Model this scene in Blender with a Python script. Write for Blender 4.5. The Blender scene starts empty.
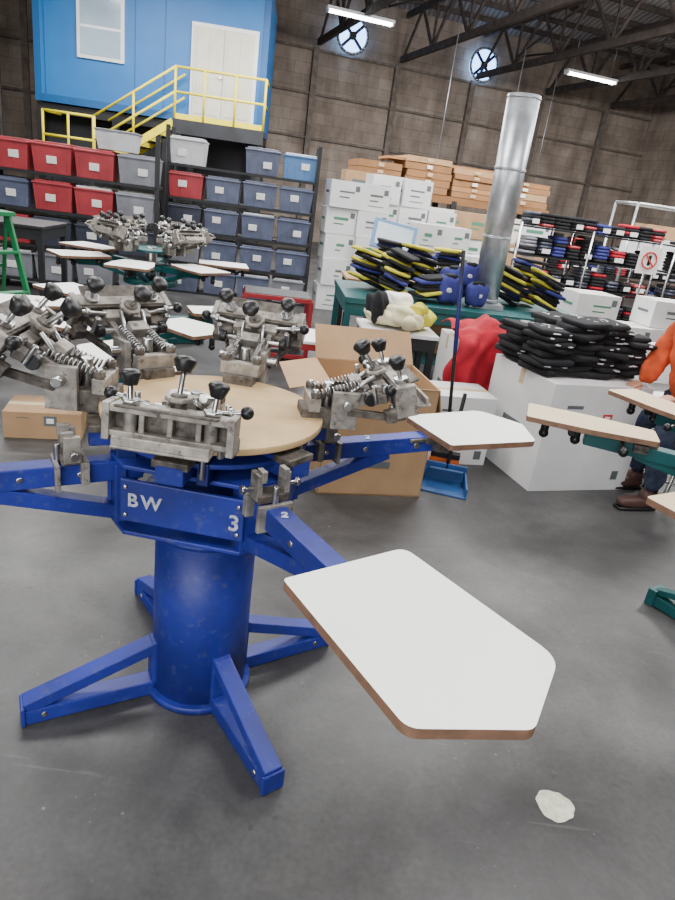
import bpy, bmesh, math, random
from mathutils import Matrix, Vector
random.seed(7)
rad=math.radians
# ---------------------------------------------------------------- materials
def lin(c):
    return tuple(((x/255)/12.92 if x/255<=.04045 else ((x/255+.055)/1.055)**2.4) for x in c)
_m={}
def mat(name,col,rough=.5,metal=0.,var=.12,scale=8.,bump=0.,emit=0.,spec=.5,col2=None,chips=None,dirt=None):
    if name in _m: return _m[name]
    m=bpy.data.materials.new(name); m.use_nodes=True
    nt=m.node_tree; b=nt.nodes['Principled BSDF']
    b.inputs['Roughness'].default_value=rough; b.inputs['Metallic'].default_value=metal
    b.inputs['Specular IOR Level'].default_value=spec
    c=lin(col)
    tc=nt.nodes.new('ShaderNodeTexCoord'); n=nt.nodes.new('ShaderNodeTexNoise')
    n.inputs['Scale'].default_value=scale; n.inputs['Detail'].default_value=5
    nt.links.new(tc.outputs['Object'],n.inputs['Vector'])
    r=nt.nodes.new('ShaderNodeValToRGB')
    c2=lin(col2) if col2 else tuple(x*(1-2*var) for x in c)
    c1=c if col2 else tuple(min(1,x*(1+var)) for x in c)
    r.color_ramp.elements[0].position=.3; r.color_ramp.elements[0].color=(*c2,1)
    r.color_ramp.elements[1].position=.7; r.color_ramp.elements[1].color=(*c1,1)
    nt.links.new(n.outputs['Fac'],r.inputs['Fac']); out=r.outputs['Color']
    if chips:
        n2=nt.nodes.new('ShaderNodeTexNoise'); n2.inputs['Scale'].default_value=38; n2.inputs['Detail'].default_value=7; n2.inputs['Roughness'].default_value=.7
        nt.links.new(tc.outputs['Object'],n2.inputs['Vector'])
        r2=nt.nodes.new('ShaderNodeValToRGB'); r2.color_ramp.elements[0].position=.56; r2.color_ramp.elements[1].position=.65
        r2.color_ramp.elements[1].color=(.7,.7,.7,1)
        nt.links.new(n2.outputs['Fac'],r2.inputs[0])
        mx=nt.nodes.new('ShaderNodeMix'); mx.data_type='RGBA'; mx.inputs[7].default_value=(*lin(chips),1)
        nt.links.new(r2.outputs[0],mx.inputs[0]); nt.links.new(out,mx.inputs[6]); out=mx.outputs[2]
        mr=nt.nodes.new('ShaderNodeMapRange'); mr.inputs[3].default_value=rough*.8; mr.inputs[4].default_value=min(1,rough*1.7)
        nt.links.new(n2.outputs['Fac'],mr.inputs[0]); nt.links.new(mr.outputs[0],b.inputs['Roughness'])
    if dirt:
        n3=nt.nodes.new('ShaderNodeTexNoise'); n3.inputs['Scale'].default_value=3.5; n3.inputs['Detail'].default_value=9; n3.inputs['Roughness'].default_value=.65
        nt.links.new(tc.outputs['Object'],n3.inputs['Vector'])
        r3=nt.nodes.new('ShaderNodeValToRGB'); r3.color_ramp.elements[0].position=.46; r3.color_ramp.elements[1].position=.72; r3.color_ramp.elements[1].color=(.65,.65,.65,1)
        nt.links.new(n3.outputs['Fac'],r3.inputs[0])
        mx=nt.nodes.new('ShaderNodeMix'); mx.data_type='RGBA'; mx.inputs[7].default_value=(*lin(dirt),1)
        nt.links.new(r3.outputs[0],mx.inputs[0]); nt.links.new(out,mx.inputs[6]); out=mx.outputs[2]
    nt.links.new(out,b.inputs['Base Color'])
    if bump:
        bp=nt.nodes.new('ShaderNodeBump'); bp.inputs['Strength'].default_value=bump; bp.inputs['Distance'].default_value=.01
        nt.links.new(n.outputs['Fac'],bp.inputs['Height']); nt.links.new(bp.outputs['Normal'],b.inputs['Normal'])
    if emit:
        b.inputs['Emission Color'].default_value=(*c,1); b.inputs['Emission Strength'].default_value=emit
    _m[name]=m; return m
BLUE=mat('blue_enamel',(34,48,146),.4,0,.12,6,chips=(72,80,138),dirt=(30,36,84))
BLUE2=mat('blue_enamel_dark',(22,32,100),.45,0,.15,6)
WLAM=mat('white_laminate',(246,247,244),.5,0,.02,3)
CREAM=mat('cream_platen',(214,190,150),.5,0,.06,5)
WOODE=mat('plywood_edge',(128,96,76),.7,0,.15,30)
MDF=mat('fibreboard',(194,164,118),.7,0,.07,12,dirt=(152,124,90))
ALU=mat('cast_aluminium',(168,162,154),.46,.55,.22,30,.15,chips=(54,48,42),dirt=(84,76,70))
ALUD=mat('aged_aluminium',(112,105,98),.52,.5,.3,40,.2,chips=(40,35,31),dirt=(50,45,42))
STEEL=mat('bright_steel',(190,190,190),.28,1,.05,20)
BLK=mat('black_plastic',(22,22,24),.4,0,.1,10)
BLKM=mat('black_metal',(30,31,34),.5,0,.15,10)
TEAL=mat('teal_enamel',(16,84,86),.45,0,.15,8)
GREEN=mat('green_ladder',(24,118,70),.5,0,.1,8)
CARD=mat('brown_cardboard',(174,140,104),.85,0,.07,6)
CARDD=mat('cardboard_inner',(150,116,84),.9,0,.08,6)
CARDK=mat('dark_cardboard',(150,108,70),.85,0,.1,5)
WCARD=mat('white_cardboard',(222,222,222),.75,0,.05,4)
TAPE=mat('tan_tape',(196,176,140),.5,0,.05,5)
INK=mat('print_ink',(96,102,104),.7,0,.05,10)
INKG=mat('green_print',(76,134,104),.7,0,.05,10)
INKR=mat('red_print',(196,60,60),.7,0,.05,10)
TRED=mat('red_tote_plastic',(172,60,68),.4,0,.1,5)
TBLU=mat('bluegrey_tote_plastic',(96,104,128),.35,0,.14,5)
TGRY=mat('grey_tote_plastic',(136,138,146),.35,0,.12,5)
TBRT=mat('blue_tote_plastic',(92,134,186),.35,0,.1,5)
TWHT=mat('clear_tote_plastic',(206,208,212),.3,0,.1,5)
TDRK=mat('dark_tote_plastic',(62,66,80),.4,0,.1,5)
LABEL=mat('paper_label',(235,235,230),.7,0,.02,5)
STENCIL=mat('worn_white_stencil',(196,200,216),.7,0,.25,60)
CBLUE=mat('container_blue_paint',(22,108,178),.5,0,.05,2)
CBLUED=mat('container_blue_trim',(18,86,146),.5,0,.08,2)
YEL=mat('yellow_railing_paint',(226,208,28),.45,0,.05,6)
DOORW=mat('door_cream_paint',(212,210,194),.5,0,.04,4)
GLASSW=mat('window_pane',(160,182,198),.1,0,.1,1.5)
FRAMEW=mat('window_frame_white',(226,228,230),.4,0,.03,4)
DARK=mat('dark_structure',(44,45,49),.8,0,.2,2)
GALV=mat('galvanised_duct',(190,194,198),.38,.75,.12,12,dirt=(140,144,148))
LUM=mat('lumber',(166,122,80),.8,0,.12,3)
LUM2=mat('lumber_dark',(136,96,58),.8,0,.15,3)
FABK=mat('black_cotton',(26,26,30),.95,0,.2,20,.4)
FABW=mat('white_cotton_print',(205,205,210),.9,0,.05,20)
FABR=mat('red_cotton',(176,28,48),.95,0,.18,9,.4)
FABY=mat('cream_cotton',(232,224,184),.95,0,.08,15,.3)
FABYY=mat('yellow_cotton',(206,196,60),.9,0,.1,15)
FABP=mat('indigo_cotton',(50,54,124),.9,0,.15,15)
FABO=mat('orange_fleece',(216,88,46),.95,0,.14,14,.5)
JEAN=mat('blue_denim',(48,56,78),.95,0,.2,40,.3)
SKIN=mat('skin',(196,142,116),.55,0,.06,12)
HAIR=mat('dark_hair',(40,28,22),.6,0,.2,60,.6)
SHOE=mat('brown_leather',(84,58,52),.55,0,.15,12)
REDM=mat('red_enamel',(156,38,46),.45,0,.1,8)
TRUSS=mat('rusty_truss_steel',(74,66,62),.8,.0,.25,6)
GIRT=mat('wall_girt_steel',(112,102,94),.8,.0,.2,6)
LAMP=mat('fluorescent_tube',(250,252,255),.4,0,.0,3,0,18)
FANL=mat('daylit_fan_opening',(150,195,255),.4,0,.0,3,0,6)
ORG=mat('orange_bristle',(220,110,50),.8,0,.1,20)
DPAN=mat('blue_dustpan_plastic',(40,84,140),.4,0,.1,8)
SCREEN=mat('monitor_screen',(170,190,200),.2,0,.1,3,0,.3)
SCRF=mat('monitor_light_frame',(110,150,200),.4,0,.05,3)

def floor_mat():
    m=bpy.data.materials.new('concrete_floor'); m.use_nodes=True; nt=m.node_tree; b=nt.nodes['Principled BSDF']
    L=nt.links.new
    tc=nt.nodes.new('ShaderNodeTexCoord')
    def noise(s,d=6,dist=0,sc=None,ro=.5):
        n=nt.nodes.new('ShaderNodeTexNoise'); n.inputs['Scale'].default_value=s; n.inputs['Detail'].default_value=d
        n.inputs['Distortion'].default_value=dist; n.inputs['Roughness'].default_value=ro
        if sc:
            mp=nt.nodes.new('ShaderNodeMapping'); mp.inputs['Scale'].default_value=sc[0]; mp.inputs['Rotation'].default_value=(0,0,rad(sc[1]))
            L(tc.outputs['Object'],mp.inputs[0]); L(mp.outputs[0],n.inputs['Vector'])
        else: L(tc.outputs['Object'],n.inputs['Vector'])
        return n
    def ramp(n,stops):
        r=nt.nodes.new('ShaderNodeValToRGB'); e=r.color_ramp.elements
        e[0].position=stops[0][0]; e[0].color=(*lin(stops[0][1]),1)
        e[1].position=stops[-1][0]; e[1].color=(*lin(stops[-1][1]),1)
        for p,c in stops[1:-1]:
            x=e.new(p); x.color=(*lin(c),1)
        L(n.outputs[0],r.inputs['Fac']); return r
    def mix(a,bb,fac=None,mode='MIX',f=.5):
        x=nt.nodes.new('ShaderNodeMix'); x.data_type='RGBA'; x.blend_type=mode
        x.inputs[0].default_value=f
        if fac is not None: L(fac,x.inputs[0])
        L(a,x.inputs[6]); L(bb,x.inputs[7]); return x
    base=ramp(noise(1.3,12,.6,ro=.62),[(.3,(62,61,62)),(.5,(86,85,85)),(.72,(110,109,108))])
    med=ramp(noise(6,12,.3,ro=.65),[(.32,(128,127,127)),(.66,(226,226,226))])
    c=mix(base.outputs[0],med.outputs[0],mode='MULTIPLY',f=.5)
    fine=ramp(noise(60,6),[(.3,(180,180,180)),(.7,(245,245,245))])
    c=mix(c.outputs[2],fine.outputs[0],mode='MULTIPLY',f=.5)
    lc=nt.nodes.new('ShaderNodeRGB'); lc.outputs[0].default_value=(*lin((140,139,137)),1)
    dc=nt.nodes.new('ShaderNodeRGB'); dc.outputs[0].default_value=(*lin((44,43,44)),1)
    msk=ramp(noise(2.2,3),[(.48,(0,0,0)),(.62,(255,255,255))])
    sp=ramp(noise(46,2),[(.71,(0,0,0)),(.76,(220,220,220))])
    mm=mix(sp.outputs[0],msk.outputs[0],mode='MULTIPLY',f=1)
    c=mix(c.outputs[2],lc.outputs[0],fac=mm.outputs[2])
    dsp=ramp(noise(26,2),[(.69,(0,0,0)),(.74,(180,180,180))])
    c=mix(c.outputs[2],dc.outputs[0],fac=dsp.outputs[0])
    for s0,a,col,hi in (((1.2,22,1),35,lc,.69),((1.5,26,1),-50,lc,.69),((1,20,1),80,dc,.66),((1.3,24,1),-20,dc,.67)):
        sc=ramp(noise(1.4,3,0,(s0,a)),[(hi,(0,0,0)),(hi+.05,(130,130,130))])
        k=mix(sc.outputs[0],msk.outputs[0],mode='MULTIPLY',f=1)
        c=mix(c.outputs[2],col.outputs[0],fac=k.outputs[2])
    st=ramp(noise(2.6,7,.8,ro=.6),[(.54,(0,0,0)),(.76,(205,205,205))])
    c=mix(c.outputs[2],dc.outputs[0],fac=st.outputs[0])
    L(c.outputs[2],b.inputs['Base Color'])
    rr=nt.nodes.new('ShaderNodeMapRange'); rr.inputs[3].default_value=.26; rr.inputs[4].default_value=.6
    L(noise(2,5).outputs[0],rr.inputs[0]); L(rr.outputs[0],b.inputs['Roughness'])
    bp=nt.nodes.new('ShaderNodeBump'); bp.inputs['Strength'].default_value=.12; bp.inputs['Distance'].default_value=.01
    L(noise(14,6).outputs[0],bp.inputs['Height']); L(bp.outputs[0],b.inputs['Normal'])
    return m
def wall_mat(name,c1,c2,c3):
    m=bpy.data.materials.new(name); m.use_nodes=True; nt=m.node_tree; b=nt.nodes['Principled BSDF']; L=nt.links.new
    tc=nt.nodes.new('ShaderNodeTexCoord')
    mp=nt.nodes.new('ShaderNodeMapping'); mp.inputs['Rotation'].default_value=(rad(90),0,0)
    L(tc.outputs['Object'],mp.inputs[0])
    br=nt.nodes.new('ShaderNodeTexBrick'); br.inputs['Scale'].default_value=1
    br.inputs['Brick Width'].default_value=.6; br.inputs['Row Height'].default_value=.3; br.inputs['Mortar Size'].default_value=.008
    L(mp.outputs[0],br.inputs['Vector'])
    br.inputs['Color1'].default_value=(*lin(c1),1); br.inputs['Color2'].default_value=(*lin(c2),1); br.inputs['Mortar'].default_value=(*lin(c3),1)
    def nz(s,sc,lo,hi,p0,p1):
        n=nt.nodes.new('ShaderNodeTexNoise'); n.inputs['Scale'].default_value=s; n.inputs['Detail'].default_value=10; n.inputs['Roughness'].default_value=.62
        mq=nt.nodes.new('ShaderNodeMapping'); mq.inputs['Scale'].default_value=sc
        L(tc.outputs['Object'],mq.inputs[0]); L(mq.outputs[0],n.inputs['Vector'])
        r=nt.nodes.new('ShaderNodeValToRGB'); r.color_ramp.elements[0].position=p0; r.color_ramp.elements[0].color=(*lo,1)
        r.color_ramp.elements[1].position=p1; r.color_ramp.elements[1].color=(*hi,1); L(n.outputs['Fac'],r.inputs[0]); return r
    out=br.outputs['Color']
    for r in (nz(1.3,(1,1,1),(.45,.42,.40),(1,1,1),.3,.66), nz(1.1,(1.5,1.5,.22),(.55,.52,.5),(1,1,1),.35,.6)):
        x=nt.nodes.new('ShaderNodeMix'); x.data_type='RGBA'; x.blend_type='MULTIPLY'; x.inputs[0].default_value=.85
        L(out,x.inputs[6]); L(r.outputs[0],x.inputs[7]); out=x.outputs[2]
    L(out,b.inputs['Base Color'])
    b.inputs['Roughness'].default_value=.9; return m
FLOOR=floor_mat()
WALL=wall_mat('weathered_block_wall',(172,159,147),(160,147,135),(140,128,118))
def roof_mat():
    m=bpy.data.materials.new('corrugated_roof'); m.use_nodes=True; nt=m.node_tree; b=nt.nodes['Principled BSDF']; L=nt.links.new
    tc=nt.nodes.new('ShaderNodeTexCoord'); w=nt.nodes.new('ShaderNodeTexWave'); w.inputs['Scale'].default_value=2.2; w.inputs['Distortion'].default_value=.3
    L(tc.outputs['Object'],w.inputs[0]); r=nt.nodes.new('ShaderNodeValToRGB')
    r.color_ramp.elements[0].color=(*lin((150,148,150)),1); r.color_ramp.elements[1].color=(*lin((206,205,207)),1)
    L(w.outputs['Fac'],r.inputs[0]); L(r.outputs[0],b.inputs['Base Color']); b.inputs['Roughness'].default_value=.6
    bp=nt.nodes.new('ShaderNodeBump'); bp.inputs['Distance'].default_value=.03; L(w.outputs['Fac'],bp.inputs['Height']); L(bp.outputs[0],b.inputs['Normal'])
    return m
ROOF=roof_mat()
# ---------------------------------------------------------------- builder
def T(x,y,z=0): return Matrix.Translation((x,y,z))
def Rz(a): return Matrix.Rotation(rad(a),4,'Z')
def Ry(a): return Matrix.Rotation(rad(a),4,'Y')
def Rx(a): return Matrix.Rotation(rad(a),4,'X')
def S(x,y,z): return Matrix.Diagonal((x,y,z,1))
class B:
    def __init__(s,M=None):
        s.bm=bmesh.new(); s.mats=[]; s.M=M or Matrix()
    def mi(s,m):
        if m not in s.mats: s.mats.append(m)
        return s.mats.index(m)
    def _fin(s,vs,m,smooth=False):
        i=s.mi(m); fs={f for v in vs for f in v.link_faces}
        for f in fs:
            f.material_index=i; f.smooth=smooth if smooth is not None else (len(f.verts)==4)
    def box(s,c,d,m,R=None):
        M=s.M@T(*c)@(R or Matrix())@S(*d)
        s._fin(bmesh.ops.create_cube(s.bm,size=1,matrix=M)['verts'],m)
    def box2(s,a,b,m,R=None):
        s.box([(a[i]+b[i])/2 for i in range(3)],[abs(b[i]-a[i]) for i in range(3)],m,R)
    def _al(s,p0,p1):
        p0=Vector(p0);p1=Vector(p1); d=p1-p0; L=d.length
        q=d.to_track_quat('Z','Y'); return Matrix.Translation((p0+p1)/2)@q.to_matrix().to_4x4(),L
    def cyl(s,p0,p1,r0,m,r1=None,seg=20,cap=True):
        A,L=s._al(p0,p1)
        v=bmesh.ops.create_cone(s.bm,cap_ends=cap,segments=seg,radius1=r0,radius2=r0 if r1 is None else r1,depth=L,matrix=s.M@A)['verts']
        s._fin(v,m,None)
    def beam(s,p0,p1,w,h,m):
        p0=Vector(p0);p1=Vector(p1); d=p1-p0; L=d.length; x=d.normalized()
        up=Vector((0,0,1))
        if abs(x.z)>.99: up=Vector((0,1,0))
        y=up.cross(x).normalized(); z=x.cross(y)
        A=Matrix((( x.x,y.x,z.x,0),(x.y,y.y,z.y,0),(x.z,y.z,z.z,0),(0,0,0,1)))
        M=s.M@Matrix.Translation((p0+p1)/2)@A@S(L,w,h)
        s._fin(bmesh.ops.create_cube(s.bm,size=1,matrix=M)['verts'],m)
    def sph(s,c,r,m,sc=(1,1,1),R=None,u=16,v=10):
        M=s.M@T(*c)@(R or Matrix())@S(*[r*k for k in sc])
        s._fin(bmesh.ops.create_uvsphere(s.bm,u_segments=u,v_segments=v,radius=1,matrix=M)['verts'],m,True)
    def pillow(s,c,d,m,R=None,p=.45,wob=.0,u=20,v=10):
        vs=bmesh.ops.create_uvsphere(s.bm,u_segments=u,v_segments=v,radius=1)['verts']
        M=s.M@T(*c)@(R or Matrix())@S(d[0]/2,d[1]/2,d[2]/2)
        k=random.random()*9
        for w in vs:
            q=w.co
            q=Vector([math.copysign(abs(t)**p,t) for t in q])
            if wob:
                q*=1+wob*(math.sin(q.x*4+k)*math.cos(q.y*3.3+k*2)+.5*math.sin(q.z*3+q.x*7+k))
            w.co=M@q
        s._fin(vs,m,True)
    def frust(s,c,d0,d1,h,m,R=None):
        M=s.M@T(*c)@(R or Matrix()); v=[]
        for (d,z) in ((d0,0),(d1,h)):
            for sx,sy in ((-1,-1),(1,-1),(1,1),(-1,1)): v.append(s.bm.verts.new(M@Vector((sx*d[0]/2,sy*d[1]/2,z))))
        fs=[(3,2,1,0),(4,5,6,7),(0,1,5,4),(1,2,6,5),(2,3,7,6),(3,0,4,7)]
        i=s.mi(m)
        for f in fs:
            F=s.bm.faces.new([v[k] for k in f]); F.material_index=i
    def prism(s,pts,z0,z1,m,mtop=None,R=None):
        M=s.M@(R or Matrix())
        a=[s.bm.verts.new(M@Vector((x,y,z0))) for x,y in pts]; b=[s.bm.verts.new(M@Vector((x,y,z1))) for x,y in pts]
        n=len(pts); i=s.mi(m)
        for k in range(n):
            F=s.bm.faces.new([a[k],a[(k+1)%n],b[(k+1)%n],b[k]]); F.material_index=i
        F=s.bm.faces.new(b); F.material_index=s.mi(mtop or m)
        F=s.bm.faces.new(a[::-1]); F.material_index=i
    def tube(s,pts,r,m,seg=8):
        for a,b in zip(pts[:-1],pts[1:]):
            s.cyl(a,b,r,m,seg=seg)
            s.sph(b,r,m,u=seg,v=6)
    def sheet(s,nu,nv,fn,m,th=.006):
        g=[[s.bm.verts.new(s.M@Vector(fn(i/nu,j/nv))) for j in range(nv+1)] for i in range(nu+1)]
        k=s.mi(m)
        for i in range(nu):
            for j in range(nv):
                F=s.bm.faces.new([g[i][j],g[i+1][j],g[i+1][j+1],g[i][j+1]]); F.material_index=k; F.smooth=True
    def obj(s,name,parent=None,bevel=0.,seg=2,solid=0,loc=None):
        bmesh.ops.recalc_face_normals(s.bm,faces=s.bm.faces) if not solid else None
        me=bpy.data.meshes.new(name)
        L=Vector(loc) if loc else None
        if L is None:
            vs=[v.co for v in s.bm.verts]
            if parent is None and vs:
                L=Vector(((min(v.x for v in vs)+max(v.x for v in vs))/2,(min(v.y for v in vs)+max(v.y for v in vs))/2,min(v.z for v in vs)))
            else: L=Vector((0,0,0))
        bmesh.ops.translate(s.bm,verts=s.bm.verts,vec=-L)
        s.bm.to_mesh(me); s.bm.free()
        for m in s.mats: me.materials.append(m)
        o=bpy.data.objects.new(name,me); bpy.context.scene.collection.objects.link(o)
        o.location=L
        if parent: o.parent=parent
        if solid:
            k=o.modifiers.new('thick','SOLIDIFY'); k.thickness=solid
        if bevel:
            k=o.modifiers.new('bev','BEVEL'); k.width=bevel; k.segments=seg; k.limit_method='ANGLE'; k.angle_limit=rad(40)
        return o
def empty(name,loc=(0,0,0)):
    e=bpy.data.objects.new(name,None); bpy.context.scene.collection.objects.link(e); return e
def fillet(pts,r,n=6):
    out=[]; N=len(pts)
    for i in range(N):
        p=Vector(pts[i]);a=Vector(pts[i-1]);b=Vector(pts[(i+1)%N])
        rr=r[i] if isinstance(r,(list,tuple)) else r
        da=(a-p).normalized();db=(b-p).normalized()
        h=da.angle(db)/2; t=rr/math.tan(h)
        p0=p+da*t;p1=p+db*t
        for k in range(n+1):
            u=k/n
            q=(1-u)**2*p0+2*u*(1-u)*p+u*u*p1; out.append((q.x,q.y))
    return out
def text(name,s,size,M,m,parent):
    c=bpy.data.curves.new(name,'FONT'); c.body=s; c.size=size; c.extrude=.0008; c.offset=.0012; c.align_x='CENTER'; c.align_y='CENTER'
    c.materials.append(m); o=bpy.data.objects.new(name,c); bpy.context.scene.collection.objects.link(o)
    o.matrix_world=M; o.parent=parent; return o
# ---------------------------------------------------------------- room
RA=20
RM=Rz(RA)
def room():
    b=B(RM); b.box2((-12,-6,-.1),(17,20.4,0),FLOOR); b.obj('floor',loc=(0,0,0))
    w=B(RM); w.box2((-12,20.4,0),(17,20.6,6.6),WALL)
    o=w.obj('wall_back',loc=(0,0,0))
    w=B(RM); w.box2((-12.2,-6,0),(-12,20.6,6.6),WALL); w.obj('wall_left',loc=(0,0,0))
    w=B(RM); w.box2((17,-6,0),(17.2,20.6,6.6),WALL); w.obj('wall_right',loc=(0,0,0))
    w=B(RM); w.box2((-12,-6.2,0),(17,-6,6.6),WALL); w.obj('wall_front',loc=(0,0,0))
    w=B(RM); w.box2((-12.2,-6.2,6.6),(17.2,20.6,6.7),ROOF); w.obj('ceiling',loc=(0,0,0))
    t=B(RM)
    for k in range(-4,7):
        a=.1+2.5*k; t.box2((a-.08,20.25,0),(a+.08,20.39,5.2),GIRT)
    for z in (2.9,4.05,5.15):
        t.box2((-12,20.3,z-.03),(17,20.39,z+.03),GIRT)
    t.obj('trim_1',loc=(0,0,0))
    t=B(RM)
    for k in range(-3,7):
        a=.1+2.5*k
        t.beam((a,-2,5.3),(a,20.1,5.3),.1,.16,TRUSS)
        t.beam((a,-2,6.4),(a,20.1,6.4),.1,.14,TRUSS)
        bb=0; 
        while bb<19.8:
            t.beam((a,bb,5.3),(a,bb+1,6.4),.06,.06,TRUSS); t.beam((a,bb+1,6.4),(a,bb+2,5.3),.06,.06,TRUSS); t.beam((a,bb,5.3),(a,bb,6.4),.05,.05,TRUSS)
            bb+=2
    t.obj('roof_trusses',loc=(0,0,0))
    t=B(RM)
    for k in range(0,16):
        bb=1+k*1.3; t.beam((-11.9,bb,6.53),(16.9,bb,6.53),.06,.12,TRUSS)
    for (a0,b0,a1,b1) in ((2.6,10,5.1,18),(5.1,18,7.6,10),(7.6,10,10.1,18),(10.1,18,12.6,10),(12.6,10,15.1,18)):
        t.cyl((a0,b0,5.55),(a1,b1,5.55),.025,TRUSS,seg=6)
    t.obj('roof_purlins',loc=(0,0,0))
    t=B(RM)
    for (a,bb,z0) in ((9.2,16,2.0),(6.9,15,2.4),(11.5,18,2.2)):
        t.cyl((a,bb,z0),(a,bb,5.3),.012,GALV,seg=8)
    t.box2((9.1,15.95,1.9),(9.3,16.05,2.15),GALV); t.box2((6.8,14.95,2.3),(7,15.05,2.5),GALV); t.box2((11.4,17.95,2.1),(11.6,18.05,2.3),GALV)
    t.obj('electrical_conduit_drops',loc=(0,0,0))
room()
def fan(a,z):
    e=B(RM)
    r=.44; y=20.1
    n=28
    for k in range(n):
        p=2*math.pi*k/n;q=2*math.pi*(k+1)/n
        e.cyl((a+r*math.cos(p),y,z+r*math.sin(p)),(a+r*math.cos(q),y,z+r*math.sin(q)),.04,GALV,seg=8)
    e.cyl((a,y+.08,z),(a,y+.1,z),r,FANL,seg=32)
    e.cyl((a,y-.06,z),(a,y+.05,z),.1,BLKM,seg=16)
    for k in range(4):
        p=rad(45+90*k); e.beam((a,y,z),(a+.4*math.cos(p),y,z+.4*math.sin(p)),.03,.08,BLUE2)
    e.obj('exhaust_fan')
fan(6.05,5.62); fan(10.25,5.62)
def tube_lamp(x,y,z,L=1.5):
    e=B(T(x,y,z)@Rz(RA))
    e.box((0,0,.05),(L+.1,.2,.06),FRAMEW)
    e.cyl((-L/2,-.05,0),(L/2,-.05,0),.03,LAMP,seg=12); e.cyl((-L/2,.05,0),(L/2,.05,0),.03,LAMP,seg=12)
    for sx in (-1,1):
        e.box((sx*(L/2+.02),0,.0),(.04,.18,.08),FRAMEW); e.cyl((sx*L*.4,0,.06),(sx*L*.4,0,6.6-z),.008,STEEL,seg=6)
    e.obj('fluorescent_lamp')
tube_lamp(-.84,16.9,5.2); tube_lamp(5.3,19.8,5.2)
# ---------------------------------------------------------------- container office
CM=T(-4.85,15,0)@Rz(6)
def container():
    e=empty('office_container')
    b=B(CM)
    x0,x1=-2.4,2.3
    b.box2((x0,0,2.5),(x1,2.4,5.12),CBLUE)
    for x in (x0,x1-.12): b.box2((x,-.03,2.5),(x+.12,.05,5.12),CBLUED)
    b.box2((x0,-.04,2.5),(x1,.05,2.64),CBLUED); b.box2((x0,-.04,4.95),(x1,.05,5.12),CBLUED)
    x=x0+.2
    while x<x1-.2:
        if not(-1.75<x<-.5 or .62<x<2.2): b.box2((x,-.012,2.64),(x+.015,.02,4.95),CBLUED)
        x+=.6
    b.obj('shell',e)
    w=B(CM)
    w.box2((-1.54,-.05,3.39),(-.6,.0,4.55),FRAMEW); w.box2((-1.47,-.06,3.46),(-.67,-.02,3.94),GLASSW); w.box2((-1.47,-.06,3.99),(-.67,-.02,4.48),GLASSW)
    w.obj('window_1',e,.005)
    d=B(CM)
    d.box2((.74,-.05,2.52),(2.1,.0,4.34),FRAMEW)
    for k in (0,1):
        xa=.80+k*.62
        d.box2((xa,-.08,2.56),(xa+.60,-.03,4.27),DOORW)
        for z in (2.68,3.5):
            for q in (0,1): d.box2((xa+.06+q*.26,-.09,z),(xa+.28+q*.26,-.075,z+.66),DOORW)
    d.cyl((1.36,-.14,3.4),(1.36,-.08,3.4),.03,STEEL)
    d.obj('door_1',e,.006)
    s=B(CM)
    s.box2((-2.4,.05,2.3),(2.28,2.3,2.48),BLKM)
    for x in (-2.35,-.8,.8,2.2):
        for y in (.12,2.2): s.box2((x-.07,y-.07,0),(x+.07,y+.07,2.3),BLKM)
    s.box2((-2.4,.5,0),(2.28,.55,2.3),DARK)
    s.obj('support_frame',e)
    l=B(CM)
    l.box2((.62,-1.15,2.36),(2.4,-.05,2.46),DARK); l.box2((.62,-1.17,2.2),(2.4,-1.12,2.46),DARK)
    for x in (.65,2.35): l.box2((x-.05,-1.12,0),(x+.05,-1.02,2.36),BLKM)
    l.box2((-1.9,-1.15,1.3),(-.9,-.05,1.38),BLKM)
    for x in (-1.8,-.95): l.box2((x-.05,-1.12,0),(x+.05,-1.02,1.3),BLKM)
    n=7
    for k in range(n):
        l.box2((-.9+k*1.5/n,-1.1,1.38+(k+1)*1.0/(n+1)-.03),(-.9+(k+1)*1.5/n+.03,-.15,1.38+(k+1)*1.0/(n+1)),BLKM)
    l.beam((-.9,-1.13,1.35),(.62,-1.13,2.4),.05,.14,YEL); l.beam((-.9,-.12,1.35),(.62,-.12,2.4),.05,.14,YEL)
    l.obj('landing',e)
    r=B(CM); R=.024
    def post(x,y,z,h=.9): r.cyl((x,y,z),(x,y,z+h),R,YEL,seg=10)
    y=-1.12
    for x in (.64,1.2,1.8,2.38): post(x,y,2.46)
    for h in (.47,.9): r.tube([(.64,y,2.46+h),(2.38,y,2.46+h),(2.38,-.1,2.46+h)],R,YEL)
    r.box2((.64,y-.01,2.46),(2.38,y+.01,2.56),YEL)
    for x in (-.9,-.15): post(x,y,1.4+(x+.9)*.68)
    for h in (.47,.9): r.tube([(-.9,y,1.4+h),(.64,y,2.46+h)],R,YEL); r.tube([(-.9,-.12,1.4+h),(.64,-.12,2.46+h)],R,YEL)
    for x in (-1.88,-1.4,-.92): post(x,y,1.38)
    for h in (.47,.9): r.tube([(-1.88,-.1,1.38+h),(-1.88,y,1.38+h),(-.9,y,1.38+h)],R,YEL)
    r.obj('safety_railing',e)
container()
def tall_rack():
    b=B(T(-9.6,13.9,0)@Rz(12))
    for x in (0,1.6):
        for y in (0,.9): b.box2((x-.05,y-.05,0),(x+.05,y+.05,5.2),TRUSS)
    for z in (1.2,2.4,3.6,4.8):
        b.box2((-.05,-.05,z-.06),(1.65,.0,z+.06),TRUSS); b.box2((0,0,z),(1.6,.9,z+.03),DARK)
    b.obj('warehouse_racking')
    t=B(T(-9.6,13.9,0)@Rz(12)); random.seed(5)
    for z in (1.23,2.43,3.63):
        x=.12
        while x<1.3:
            w=random.uniform(.3,.45); h=random.uniform(.4,.8); t.box2((x,.1,z),(x+w,.8,z+h),random.choice((CARD,TEAL,TDRK,DARK,TGRY))); x+=w+.05
    t.obj('racking_stock',bevel=.005)
tall_rack()
random.seed(8)
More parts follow.
